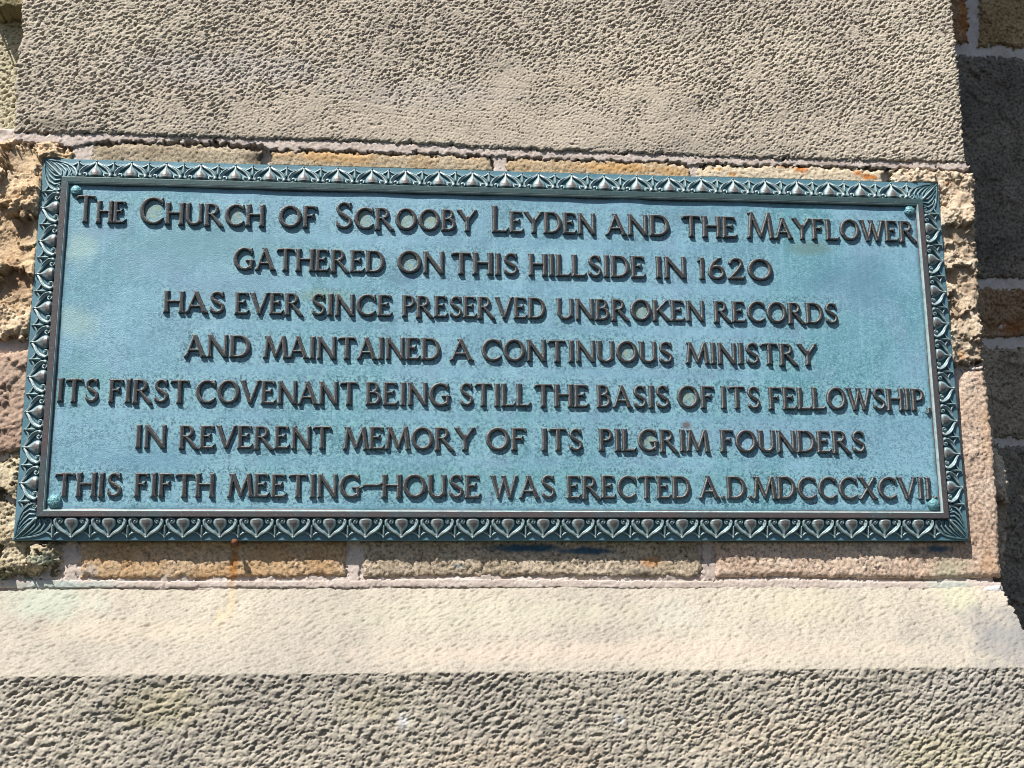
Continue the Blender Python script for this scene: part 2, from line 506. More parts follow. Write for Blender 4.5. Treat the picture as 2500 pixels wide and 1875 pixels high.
# upper bed joint: mortar pointed almost flush, hugging the block above
def mortar_strip(poly, depth, seed, jag=0.002, back=0.03):
    return stone(poly, depth, PAR, M_MORTAR, step=0.002, bulge=0.0009, edge=0.005, jag=jag, rough=0.0004, seed=seed,
                 name="mortar", back=back)
mortar_strip([(30, 322), (285, 324), (600, 336), (900, 343), (1200, 358), (1550, 372), (1860, 383), (2200, 390), (2362, 394), (2368, 414),
              (2330, 416), (2180, 410), (1860, 404), (1700, 398), (1400, 391), (1240, 385), (1200, 381), (1000, 374), (660, 366), (640, 356),
              (500, 348), (240, 345), (200, 358), (130, 352), (30, 346)], 0.0075, 51)
mortar_strip([(1200, 372), (1240, 372), (1240, 470), (1202, 470)], 0.0105, 56)
mortar_strip([(1680, 385), (1706, 385), (1708, 480), (1682, 480)], 0.0105, 57)
mortar_strip([(176, 350), (232, 350), (225, 440), (178, 440)], 0.0105, 58)
mortar_strip([(-120, 1412), (150, 1414), (200, 1416), (500, 1417), (845, 1414), (1200, 1411), (1710, 1417), (1900, 1413), (2200, 1418), (2445, 1420),
              (2450, 1446), (2200, 1440), (1200, 1436), (500, 1436), (-120, 1438)], 0.0190, 52, 0.0007)
mortar_strip([(160, 1290), (192, 1290), (190, 1420), (155, 1420)], 0.0210, 53)
mortar_strip([(846, 1290), (882, 1290), (880, 1420), (848, 1420)], 0.0210, 54)
mortar_strip([(1710, 1290), (1742, 1290), (1742, 1420), (1712, 1420)], 0.0210, 55)

# thin course above the plaque
M_A = stone_mat("tan_stone", [(0.24, 0.195, 0.135), (0.34, 0.285, 0.21), (0.42, 0.36, 0.27)], 22, 0.65,
                stains=[px_stain(625, 385, 30, 25, (0.09, 0.07, 0.05), .7)])
M_B = stone_mat("ochre_stone", [(0.31, 0.215, 0.12), (0.38, 0.305, 0.21), (0.42, 0.35, 0.265)], 20, 0.6,
                stains=[px_stain(800, 385, 130, 20, (0.45, 0.27, 0.11), .6)])
M_C = stone_mat("golden_stone", [(0.32, 0.235, 0.14), (0.40, 0.305, 0.20), (0.44, 0.365, 0.27)], 20, 0.6,
                stains=[px_stain(1500, 412, 110, 14, (0.50, 0.29, 0.10), .6), px_stain(1640, 420, 60, 14, (0.47, 0.27, 0.09), .5)])
RUST = (0.40, 0.13, 0.02)
M_D = stone_mat("rust_veined_stone", PALE, 12, 0.4,
                stains=[px_stain(1955, 415, 22, 14, RUST, .9, ns=75, wob=1.7), px_stain(1915, 405, 30, 6, RUST, .9, ns=75, wob=1.7), px_stain(2090, 425, 16, 10, RUST, .9, ns=75, wob=1.7),
                        px_stain(2120, 435, 20, 7, RUST, .9, ns=75, wob=1.7), px_stain(1755, 415, 24, 6, (0.42, 0.20, 0.05), .8, ns=75, wob=1.7), px_stain(1785, 428, 14, 6, (0.42, 0.20, 0.05), .8, ns=75, wob=1.7)])
stone([(225, 372), (240, 352), (330, 350), (480, 355), (600, 360), (640, 372), (640, 470), (215, 470)], 0.0125, PAR, M_A, seed=61, bulge=.006, clampy=.0185, rough=.0006)
stone([(660, 372), (700, 368), (900, 373), (1100, 381), (1200, 386), (1204, 480), (655, 470)], 0.0125, PAR, M_B, seed=62, bulge=.006, clampy=.0185, rough=.0006)
stone([(1232, 400), (1260, 388), (1480, 392), (1670, 399), (1684, 420), (1684, 500), (1235, 490)], 0.0125, PAR, M_C, seed=63, bulge=.006, clampy=.0185, rough=.0006)
stone([(1700, 415), (1730, 402), (1900, 405), (2100, 411), (2158, 418), (2160, 510), (1700, 500)], 0.0125, PAR, M_D, seed=64, bulge=.006, clampy=.0185,
      rough=.0006, label="pale stone with orange rust veins")

# left side: rough rock-faced quoin, smoother reddish stone, rough greenish stone
M_L1 = stone_mat("rock_faced_orange_stone", [(0.46, 0.32, 0.195), (0.57, 0.43, 0.285), (0.63, 0.52, 0.38)], 12, 0.4, 260, .8, pits=((0.22, 0.15, 0.09), .35),
                 stains=[px_stain(22, 378, 16, 14, (0.10, 0.06, 0.05), .8), px_stain(45, 690, 40, 45, (0.16, 0.09, 0.06), .6), px_stain(60, 560, 22, 40, (0.18, 0.11, 0.07), .5)])
M_L2 = stone_mat("reddish_brown_stone", [(0.27, 0.18, 0.135), (0.36, 0.25, 0.19), (0.40, 0.30, 0.235)], 10, 0.4, 240, .8)
M_L3 = stone_mat("mossy_pale_stone", [(0.26, 0.22, 0.14), (0.43, 0.36, 0.25), (0.50, 0.44, 0.32)], 14, 0.45, 260, .8, pits=((0.08, 0.07, 0.045), .8),
                 stains=[px_stain(20, 1400, 60, 25, (0.10, 0.10, 0.06), .7), px_stain(110, 1365, 40, 16, (0.25, 0.33, 0.27), .5), px_stain(40, 1420, 120, 10, (0.26, 0.42, 0.38), .7)])
stone([(-160, 340), (30, 348), (130, 352), (160, 362), (178, 395), (170, 520), (150, 640), (140, 812), (70, 822), (20, 830), (-160, 835)], 0.013, PAR, M_L1,
      step=.0017, bulge=.010, edge=.02, jag=.004, rough=.0007, lumps=.0017, wl=.06, seed=71, clampy=.0185, label="rough rock-faced orange quoin")
stone([(-160, 862), (0, 858), (75, 852), (140, 850), (130, 1090), (50, 1098), (0, 1108), (-160, 1112)], 0.015, PAR, M_L2, bulge=.006, edge=.012, rough=.0007, lumps=.0006, wl=.05,
      seed=72, clampy=.0185, label="smooth reddish brown stone")
stone([(-160, 1122), (0, 1118), (50, 1108), (130, 1100), (140, 1300), (158, 1330), (155, 1408), (110, 1416), (-160, 1422)], 0.0225, PAR, M_L3,
      step=.0017, bulge=.010, edge=.02, jag=.004, rough=.0007, lumps=.0015, wl=.05, seed=73, clampy=.0185, label="rough pale stone with mossy cracks")

# course under the plaque
M_U1 = stone_mat("orange_stone", [(0.36, 0.215, 0.11), (0.44, 0.30, 0.175), (0.46, 0.36, 0.255)], 16, 0.65, 190, .7,
                 stains=[px_stain(570, 1370, 13, 75, (0.34, 0.14, 0.03), .75, ns=70, wob=1.1), px_stain(650, 1360, 60, 60, (0.40, 0.27, 0.15), .4), px_stain(215, 1395, 20, 20, (0.42, 0.38, 0.36), .6)])
BLUE = (0.02, 0.075, 0.13)
M_U2 = stone_mat("speckled_tan_stone", [(0.30, 0.245, 0.175), (0.40, 0.33, 0.25), (0.46, 0.385, 0.30)], 20, 0.8, 190, .8,
                 stains=[px_stain(1300, 1338, 130, 12, BLUE, .95), px_stain(1420, 1345, 110, 9, BLUE, .9), px_stain(1120, 1382, 14, 8, (0.18, 0.27, 0.30), .6),
                         px_stain(1590, 1370, 30, 16, (0.45, 0.20, 0.05), .6), px_stain(1560, 1398, 60, 14, (0.12, 0.11, 0.09), .6)])
M_U3 = stone_mat("reddish_speckled_stone", [(0.39, 0.275, 0.205), (0.48, 0.365, 0.285), (0.53, 0.43, 0.35)], 14, 0.7, 190, .7,
                 stains=[px_stain(2290, 1340, 50, 13, BLUE, .9), px_stain(2235, 1345, 20, 11, (0.05, 0.05, 0.06), .6), px_stain(2320, 1390, 50, 40, (0.33, 0.34, 0.24), .6),
                         px_stain(2415, 1380, 30, 60, (0.44, 0.25, 0.12), .4), px_stain(2410, 1050, 20, 90, (0.50, 0.34, 0.22), .5)])
stone([(196, 1290), (845, 1290), (845, 1408), (700, 1410), (500, 1411), (260, 1413), (196, 1410)], 0.0205, PAR, M_U1, bulge=.0035, edge=.006, jag=.0014, rough=.0006, lumps=.0002, wl=.05,
      seed=81, clampy=.0185, label="orange ochre stone streaked with rust")
stone([(884, 1290), (1700, 1290), (1712, 1380), (1706, 1408), (1500, 1408), (1200, 1406), (1000, 1408), (884, 1410)], 0.0205, PAR, M_U2, bulge=.0035, edge=.006, jag=.0014, rough=.0006,
      lumps=.0002, wl=.05, seed=82, clampy=.0185, label="speckled tan stone with a blue copper stain")
stone([(1745, 1290), (2300, 1290), (2330, 1100), (2345, 905), (2400, 902), (2412, 960), (2422, 1060), (2434, 1200), (2438, 1300), (2444, 1410), (2200, 1416), (1900, 1408), (1745, 1412)],
      0.0205, PAR, M_U3, bulge=.006, edge=.010, rough=.00055, lumps=.0002, wl=.06, jag=.0009, seed=83, clampy=.0185, back=.35, label="reddish speckled quoin beside the plaque")

# right side: rough cream quoin and the rugged flank below it
M_R1 = stone_mat("rock_faced_cream_stone", [(0.43, 0.33, 0.235), (0.54, 0.44, 0.33), (0.60, 0.52, 0.41)], 12, 0.35, 240, .8, pits=((0.18, 0.13, 0.09), .50),
                 stains=[px_stain(2310, 452, 14, 9, (0.45, 0.22, 0.08), .6), px_stain(2350, 500, 30, 12, (0.22, 0.16, 0.11), .5), px_stain(2345, 870, 14, 14, (0.45, 0.22, 0.07), .6),
                         px_stain(2350, 820, 30, 30, (0.20, 0.16, 0.11), .5)])
stone([(2170, 424), (2190, 412), (2300, 416), (2368, 421), (2376, 430), (2380, 560), (2388, 640), (2392, 760), (2399, 850), (2399, 886), (2350, 892), (2310, 892), (2240, 880),
       (2230, 520), (2170, 500)], 0.0145, PAR, M_R1, step=.0016, bulge=.009, edge=.010, jag=.0025, rough=.0006, lumps=.0017, wl=.045, seed=91, clampy=.0185, back=.35,
      label="rough rock-faced cream quoin")
stone([(2395, 1000), (2416, 1014), (2426, 1040), (2424, 1075), (2446, 1120), (2460, 1175), (2466, 1230), (2458, 1290), (2452, 1340), (2450, 1415), (2390, 1415)], 0.10, PAR, M_R1,
      step=.0018, bulge=.02, edge=.03, jag=.0018, rough=.0007, lumps=.0025, wl=.05, seed=92, back=.3, label="rugged unworked flank of the lower quoin")
stone([(2340, 896), (2398, 892), (2402, 904), (2340, 908)], 0.018, PAR, M_MORTAR, step=.0015, bulge=.002, edge=.005, seed=93, name="mortar", back=.2)
# white lump of pointing at the ledge corner
stone([(2400, 1440), (2412, 1430), (2440, 1428), (2449, 1440), (2436, 1452), (2415, 1450)], 0.014, PAR,
      stone_mat("white_mortar", [(0.45, 0.45, 0.46), (0.52, 0.52, 0.54)], 20, .2), step=.0012, bulge=.004, edge=.008, jag=.0012, rough=.0003, seed=94, name="mortar", back=.05)

# left of the big block: a set-back tooled stone under a projecting olive one
M_OL = stone_mat("yellowish_tooled_stone", [(0.36, 0.33, 0.23), (0.46, 0.42, 0.30), (0.52, 0.48, 0.36)], 8, .3, 280, .4, pits=((0.16, 0.14, 0.09), .5))
def side_fn(X, Z, nz, nx, st):
    h, pit = tooled(nz, nx, st, 15, 0.009, 1.5, 40)
    return 0.0016 * h, pit
stone([(-160, 10), (75, 10), (60, 330), (38, 340), (-160, 336)], 0.068, PAR, M_OL, step=.0014, bulge=.003, edge=.006, fn=side_fn, seed=95, label="set-back yellowish tooled stone")
M_OL2 = stone_mat("olive_stone", [(0.20, 0.17, 0.09), (0.26, 0.22, 0.12), (0.30, 0.26, 0.15)], 10, .3)
stone([(-34, -170), (90, -170), (90, 20), (-30, 20)], 0.022, PAR, M_OL2, step=.002, bulge=.003, edge=.006, rough=.0008, seed=96, back=.1, label="projecting olive stone at the upper corner")

# sloping ledge (weathering) and the tooled face under it: one long stone
zt = P(1250, 1434, .020)[2]
YB = -0.105
zb = P(1250, 1640, YB)[2]
prof = np.array([(0.10, zt + .0005), (0.020, zt), (YB, zb), (YB, zb - 0.26)])
xa, xb = P(-200, 1500, YB)[0], P(2451, 1448, .010)[0]
st = 0.00135
seg = np.hypot(*np.diff(prof, axis=0).T)
cum = np.r_[0, np.cumsum(seg)]
t = np.arange(0, cum[-1], st)
py_, pz_ = np.interp(t, cum, prof[:, 0]), np.interp(t, cum, prof[:, 1])
k = 3                                             # soften the arrises
ker = np.ones(k) / k
pad = lambda v: np.convolve(np.r_[[v[0]] * (k // 2), v, [v[-1]] * (k // 2)], ker, 'valid')
py_, pz_ = pad(py_), pad(pz_)
ty, tz = np.gradient(py_), np.gradient(pz_)
ln = np.hypot(ty, tz)
ny_, nz_ = tz / ln, -ty / ln                      # outward (towards -y / up)
x = np.arange(xa, xb, st)
X, T = np.meshgrid(x, t[::-1])
nzr, nxr = X.shape
h1, p1 = tooled(nzr, nxr, st, 21, 0.0105, 2.3, 33)
h2a = band(nzr, nxr, st, 0.0108, 2.2, 8, 23, 0.28)
h2b = band(nzr, nxr, st, 0.0108, 2.0, 78, 24, 0.28)
h2c, p2c = tooled(nzr, nxr, st, 25, 0.0112, 2.0, 36)
mixw = smooth(-0.6, 0.6, fbm(nzr, nxr, st, 0.3, 2.0, 26) + 0.8 * np.sin(X * 4 + 1))
v2 = 0.54 * (h2a + 0.9 * h2b) + 0.42 * band(nzr, nxr, st, 0.0055, 1.5, 20, 29, 0.4) + 0.22 * band(nzr, nxr, st, 0.0034, 1.2, 50, 30, 0.4)
h2 = mixw * (-0.85 * np.log1p(np.exp(2.2 * (v2 - 0.1))) / 2.2 - 0.18 * v2) + (1 - mixw) * h2c
p2 = mixw * smooth(0.5, 1.7, v2) + (1 - mixw) * p2c
slope_t = cum[2]
face = smooth(slope_t - 0.0005, slope_t + 0.0035, T)
H = (1 - face) * 0.0008 * h1 + face * 0.0020 * h2 + 0.0012 * fbm(nzr, nxr, st, 0.12, 2.0, 27)
H -= smooth(cum[1] + .004, cum[1], T) * 0.001
pit = (1 - face) * p1 * 0.6 + face * p2
Yl = np.interp(T, t, py_) + H * np.interp(T, t, ny_) * -1 * -1
Yl = np.interp(T, t, py_) - np.abs(H * 0) + H * np.interp(T, t, np.where(True, -np.abs(ny_), 0))
Zl = np.interp(T, t, pz_) + H * np.interp(T, t, np.abs(nz_))
Xl = X + 0.0016 * (X > xb - 0.004) * fbm(nzr, nxr, st, 0.02, 1.4, 28)
Yl[:, -1] = 0.3
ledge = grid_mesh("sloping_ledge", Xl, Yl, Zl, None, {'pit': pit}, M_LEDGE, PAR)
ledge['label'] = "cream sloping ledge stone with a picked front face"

for o in buttress.children:
    keep_world(o)

# ------------------------------------------------------------------ recessed church wall to the right, in the buttress's shade
church = thing("church_wall", "recessed dark stone church wall in shade at the right of the buttress", "wall", (1.2, 0.6, -0.9))
D = 0.56
Wl = lambda u, v: P(u, v, D)
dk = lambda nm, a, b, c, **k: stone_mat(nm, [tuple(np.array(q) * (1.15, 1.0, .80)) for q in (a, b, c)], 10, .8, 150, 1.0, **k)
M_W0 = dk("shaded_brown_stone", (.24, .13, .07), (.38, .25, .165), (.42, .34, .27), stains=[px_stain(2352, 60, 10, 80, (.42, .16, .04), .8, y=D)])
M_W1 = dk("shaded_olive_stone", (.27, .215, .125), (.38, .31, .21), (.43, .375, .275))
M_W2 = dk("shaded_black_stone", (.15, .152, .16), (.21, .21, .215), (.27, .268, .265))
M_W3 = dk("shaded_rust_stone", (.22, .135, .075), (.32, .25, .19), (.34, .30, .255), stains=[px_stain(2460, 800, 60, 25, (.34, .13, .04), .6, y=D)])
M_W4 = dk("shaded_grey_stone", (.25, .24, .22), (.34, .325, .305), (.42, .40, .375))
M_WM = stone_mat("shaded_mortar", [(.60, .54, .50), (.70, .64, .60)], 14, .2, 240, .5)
x = np.arange(0.74, 1.75, 0.006)
z = np.arange(-1.05, 1.45, 0.006)
X, Z = np.meshgrid(x, z)
Y = D - 0.0015 * fbm(*X.shape, 0.006, 0.06, 1.3, 101)
grid_mesh("mortar", X, Y, Z, None, None, M_WM, church)
E_ = 3100
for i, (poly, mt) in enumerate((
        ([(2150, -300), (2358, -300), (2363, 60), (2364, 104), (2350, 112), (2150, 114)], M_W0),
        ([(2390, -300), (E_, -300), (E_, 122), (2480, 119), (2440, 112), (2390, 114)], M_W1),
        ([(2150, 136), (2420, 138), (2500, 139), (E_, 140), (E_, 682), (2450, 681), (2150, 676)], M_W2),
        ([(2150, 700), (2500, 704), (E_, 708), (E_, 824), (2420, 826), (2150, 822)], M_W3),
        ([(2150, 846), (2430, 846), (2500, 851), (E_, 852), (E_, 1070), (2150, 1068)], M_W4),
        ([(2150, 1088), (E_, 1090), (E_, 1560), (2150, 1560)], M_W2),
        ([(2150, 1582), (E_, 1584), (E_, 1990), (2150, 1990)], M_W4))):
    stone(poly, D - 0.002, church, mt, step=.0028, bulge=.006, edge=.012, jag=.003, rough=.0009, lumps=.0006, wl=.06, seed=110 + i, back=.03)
for o in church.children:
    keep_world(o)

# ------------------------------------------------------------------ bronze plaque
HW, HH, BAND, FIL = 0.762, 0.3125, 0.035, 0.011
Y_FIELD = -0.0055
LET = 0.0050
plaque = thing("bronze_plaque", "blue-green patinated bronze memorial plaque with raised lettering and a leaf border", "plaque", (0, 0, -HH))


def base_y(v):
    """Border surface height at distance v outwards from the fillet (m)."""
    v = np.asarray(v, float)
    return np.interp(v, [0, .0015, .003, .028, .030, .0345, .035], [-.0030, -.0030, -.0046, -.0006, -.0005, -.0003, .0012])


def sweep(name, prof, mat):
    """Mitred rectangular frame: prof = [(distance in from the outer edge, y)]."""
    vs, fs = [], []
    for d, y in prof:
        vs += [(-HW + d, y, -HH + d), (HW - d, y, -HH + d), (HW - d, y, HH - d), (-HW + d, y, HH - d)]
    for i in range(len(prof) - 1):
        for k in range(4):
            a, b = i * 4 + k, i * 4 + (k + 1) % 4
            fs.append((a, b, b + 4, a + 4))
    return py_mesh(name, vs, fs, mat, plaque)


sweep("border", [(0, .0175), (0, .0012)] + [(BAND - v, float(base_y(v))) for v in (.0345, .030, .028, .020, .012, .006, .003, .0015, .0)] + [(BAND, .004)], M_BORDER)
FT = -0.0122
sweep("fillet", [(BAND, .004), (BAND, FT + .0012), (BAND + .0005, FT + .0003), (BAND + .0012, FT), (BAND + .0088, FT + .0002), (BAND + .0093, FT + .0006),
                 (BAND + .0098, Y_FIELD - .0012), (BAND + .0112, Y_FIELD - .0012), (BAND + .013, Y_FIELD - .0002), (BAND + .016, Y_FIELD + .0015)], M_FILLET)

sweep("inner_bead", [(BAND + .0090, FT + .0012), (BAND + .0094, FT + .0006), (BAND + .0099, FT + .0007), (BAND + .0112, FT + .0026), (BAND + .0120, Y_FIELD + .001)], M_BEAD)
# lettering -----------------------------------------------------------------------------------------
Tk, Th = 0.088, 0.056


def stem(x, k=Tk, y0=0.0, y1=1.0):
    return [(x, y0, k * 1.35), (x, y0 + .09, k * 1.02), (x, (y0 + y1) / 2, k * .94), (x, y1 - .09, k * 1.02), (x, y1, k * 1.30)]


def arc(cx, cy, rx, ry, a0, a1, tk=Tk, th=Th, nn=22):
    o = []
    for a in np.radians(np.linspace(a0, a1, nn)):
        o.append((cx + rx * math.cos(a), cy + ry * math.sin(a), th + (tk - th) * abs(math.cos(a)) ** 1.3))
    return o


def beak(x0, y0, x1, y1):
    return [(x0, y0, .05), (x1, y1, .012)]


TOPARM = [[(.1, .95, .05), (.50, .95, .05), (.58, .94, .035)], [(.50, .95, .05), (.60, .82, .018)]]
MIDARM = [[(.1, .53, .044), (.40, .54, .044)], [(.38, .54, .044), (.48, .65, .014)], [(.38, .54, .044), (.46, .43, .012)]]
BOTARM = [[(.1, .05, .052), (.56, .05, .052)], [(.54, .05, .052), (.67, .19, .014)]]
CARC = [arc(.53, .5, .44, .455, 48, 305), [(.83, .86, .055), (.86, .80, .03), (.865, .68, .012)], [(.80, .88, .045), (.87, .97, .014)], [(.78, .13, .05), (.90, .24, .014)]]
GL = {
    'I': (.28, [stem(.14)]),
    'H': (.84, [stem(.1), stem(.74), [(.1, .53, .048), (.74, .53, .048)]]),
    'T': (.86, [stem(.43), [(.02, .86, .018), (.07, .93, .05), (.43, .955, .05), (.78, .945, .05), (.85, .84, .016)]]),
    'E': (.67, [stem(.1)] + TOPARM + MIDARM + BOTARM),
    'F': (.63, [stem(.1)] + TOPARM + MIDARM),
    'L': (.66, [stem(.1)] + BOTARM),
    'C': (.92, CARC),
    'G': (.99, CARC + [[(.85, .08, .05), (.85, .30, .075), (.85, .42, .075)], [(.62, .43, .035), (.80, .42, .05), (.97, .42, .035)]]),
    'O': (1.0, [arc(.5, .5, .42, .45, 0, 360, Tk, .06, 36)]),
    '0': (1.0, [arc(.5, .5, .42, .45, 0, 360, Tk * .95, .055, 36)]),
    'D': (.88, [stem(.1), [(.1, .95, .05), (.36, .95, .05)] + arc(.36, .5, .43, .45, 85, -85, .09, .055) + [(.36, .05, .05), (.1, .05, .05)]]),
    'P': (.64, [stem(.1), [(.1, .95, .05), (.30, .95, .05)] + arc(.30, .71, .26, .24, 85, -85, .078, .05) + [(.30, .47, .045), (.1, .47, .045)]]),
    'R': (.84, [stem(.1), [(.1, .95, .05), (.30, .95, .05)] + arc(.30, .73, .25, .22, 85, -85, .078, .05) + [(.30, .51, .045), (.1, .51, .045)],
                [(.30, .50, .05), (.56, .22, .075), (.78, .0, .075), (.86, -.05, .03)]]),
    'B': (.69, [stem(.1), [(.1, .95, .05), (.28, .95, .05)] + arc(.28, .75, .22, .20, 85, -85, .074, .05) + [(.28, .54, .045), (.1, .54, .045)],
                [(.28, .54, .045)] + arc(.30, .295, .29, .245, 85, -85, .082, .052) + [(.3, .05, .05), (.1, .05, .05)]]),
    'S': (.65, [[(.57, .80, .03)] + arc(.34, .735, .225, .215, 40, 215, .07, .055) + [(.20, .58, .075), (.33, .505, .085), (.46, .42, .082)] +
                arc(.33, .265, .25, .215, 35, -150, .07, .056) + [(.07, .20, .03)], [(.53, .86, .05), (.575, .72, .012)], [(.10, .13, .05), (.06, .30, .012)],
                [(.50, .90, .04), (.58, .97, .012)]]),
    'U': (.82, [[(.1, 1, .12), (.1, .9, Tk), (.1, .36, Tk)] + arc(.40, .34, .30, .285, 180, 360, .08, .058) + [(.70, .4, .07), (.70, .9, .07), (.70, 1, .10)], stem(.70, .068, .2)]),
    'N': (.88, [stem(.1, .070), stem(.78, .066), [(.08, .97, .075), (.78, .03, .085)], [(.70, .05, .03), (.80, -.03, .07)]]),
    'M': (1.06, [[(.04, 0, .10), (.06, .09, .07), (.16, 1, .068)], [(.16, .97, .085), (.53, .10, .075)], [(.53, .08, .055), (.87, .98, .065)], [(.87, 1, .085), (.98, .1, .085), (1.0, 0, .115)],
                  [(.06, .96, .05), (.18, .96, .05)]]),
    'W': (1.20, [[(.06, 1, .11), (.09, .9, .08), (.34, .04, .075)], [(.34, .02, .06), (.60, .95, .056)], [(.54, 1, .09), (.58, .9, .08), (.84, .04, .075)],
                  [(.84, .02, .06), (1.10, .9, .056), (1.13, 1, .09)], [(.34, -.03, .07)], [(.84, -.03, .07)]]),
    'V': (.86, [[(.06, 1, .11), (.09, .9, .084), (.43, .04, .08)], [(.43, .02, .06), (.76, .9, .056), (.79, 1, .09)], [(.43, -.03, .07)]]),
    'A': (.88, [[(.06, 0, .09), (.10, .1, .052), (.42, .98, .056)], [(.36, 1.0, .06), (.42, .92, .084), (.76, .1, .088), (.81, 0, .12)], [(.2, .31, .046), (.66, .31, .046)]]),
    'Y': (.88, [[(.06, 1, .11), (.11, .9, .08), (.44, .47, .078)], [(.80, 1, .10), (.76, .9, .058), (.44, .47, .065)], stem(.44, .08, 0, .6)]),
    'K': (.80, [stem(.1), [(.68, 1, .09), (.63, .92, .052), (.15, .44, .052)], [(.28, .56, .06), (.70, .08, .084), (.76, 0, .11)]]),
    'X': (.84, [[(.08, 1, .11), (.13, .92, .082), (.70, .08, .085), (.76, 0, .12)], [(.74, 1, .10), (.70, .92, .052), (.10, .08, .052), (.06, 0, .09)]]),
    '1': (.30, [stem(.17, .08), [(.03, .84, .015), (.17, .96, .06)]]),
    '6': (.72, [arc(.37, .32, .27, .27, 0, 360, .078, .056, 30), [(.11, .36, .075), (.14, .55, .075), (.24, .75, .072), (.42, .93, .06), (.56, 1.02, .03)]]),
    '2': (.74, [arc(.35, .73, .22, .22, 165, -25, .074, .055) + [(.44, .46, .07), (.22, .20, .062), (.08, .07, .05)], [(.06, .06, .055), (.60, .06, .06)], [(.58, .06, .055), (.70, .18, .015)]]),
    '-': (.88, [[(.02, .44, .02), (.09, .52, .055), (.16, .53, .048), (.70, .53, .048), (.78, .55, .055), (.86, .62, .02)]]),
    '.': (.20, [[(.10, .075, .085)]]),
    ',': (.24, [[(.13, .08, .085), (.10, -.05, .05), (.04, -.13, .02)]]),
}
LINES = [
    (200.1, 37.8, [('THE', -701.6, -621.8), ('CHURCH', -600.8, -400.1), ('OF', -375.8, -313.5), ('SCROOBY', -284.2, -49.8), ('LEYDEN', -23.5, 150.9), ('AND', 169.8, 277.8), ('THE', 300.2, 394.8), ('MAYFLOWER', 414.3, 710.8)]),
    (125.6, 38.1, [('GATHERED', -446.5, -201.8), ('ON', -180.5, -103.6), ('THIS', -91.8, 19.2), ('HILLSIDE', 37.9, 234.1), ('IN', 251.1, 304.0), ('1620', 324.1, 453.1)]),
    (51.3, 36.4, [('HAS', -553.7, -457.9), ('EVER', -440.5, -333.7), ('SINCE', -319.1, -188.1), ('PRESERVED', -171.2, 64.1), ('UNBROKEN', 83.5, 332.1), ('RECORDS', 349.4, 561.8)]),
    (-21.1, 36.8, [('AND', -517.0, -414.1), ('MAINTAINED', -391.5, -109.4), ('A', -92.9, -56.5), ('CONTINUOUS', -41.7, 275.3), ('MINISTRY', 299.4, 521.0)]),
    (-96.7, 37.9, [('ITS', -709.9, -647.5), ('FIRST', -630.6, -507.4), ('COVENANT', -496.4, -241.0), ('BEING', -227.6, -92.3), ('STILL', -77.6, 37.4), ('THE', 44.0, 133.5), ('BASIS', 147.5, 267.1), ('OF', 281.2, 343.2), ('ITS', 353.7, 419.9), ('FELLOWSHIP,', 435.5, 712.5)]),
    (-168.8, 36.8, [('IN', -586.7, -539.0), ('REVERENT', -518.1, -281.6), ('MEMORY', -261.2, -53.5), ('OF', -34.7, 30.3), ('ITS', 54.7, 121.4), ('PILGRIM', 149.6, 330.3), ('FOUNDERS', 350.8, 594.4)]),
    (-245.7, 37.1, [('THIS', -703.8, -603.1), ('FIFTH', -582.5, -461.8), ('MEETING', -438.9, -233.2), ('-', -231.7, -200.5), ('HOUSE', -200.1, -44.3), ('WAS', -26.6, 75.7), ('ERECTED', 95.2, 296.9), ('A.D.', 311.9, 399.5), ('MDCCCXCVII.', 402.3, 711.4)]),
]
BIG = {'THE', 'CHURCH', 'SCROOBY', 'LEYDEN', 'MAYFLOWER'}
fs = 0.0020                                        # field grid
fx = np.arange(-HW + BAND + .010, HW - BAND - .009, fs)
fz = np.arange(-HH + BAND + .010, HH - BAND - .009, fs)
FX, FZ = np.meshgrid(fx, fz)
near = np.full(FX.shape, 1.0)
crust = np.zeros(FX.shape)
words = []
GAP = 0.095
CRUSTED = {('CHURCH', 0), ('CHURCH', 4), ('SCROOBY', 1), ('SCROOBY', 3), ('SCROOBY', 4), ('UNBROKEN', 4), ('CONTINUOUS', 7), ('PILGRIM', 3)}
rngw = np.random.default_rng(4)
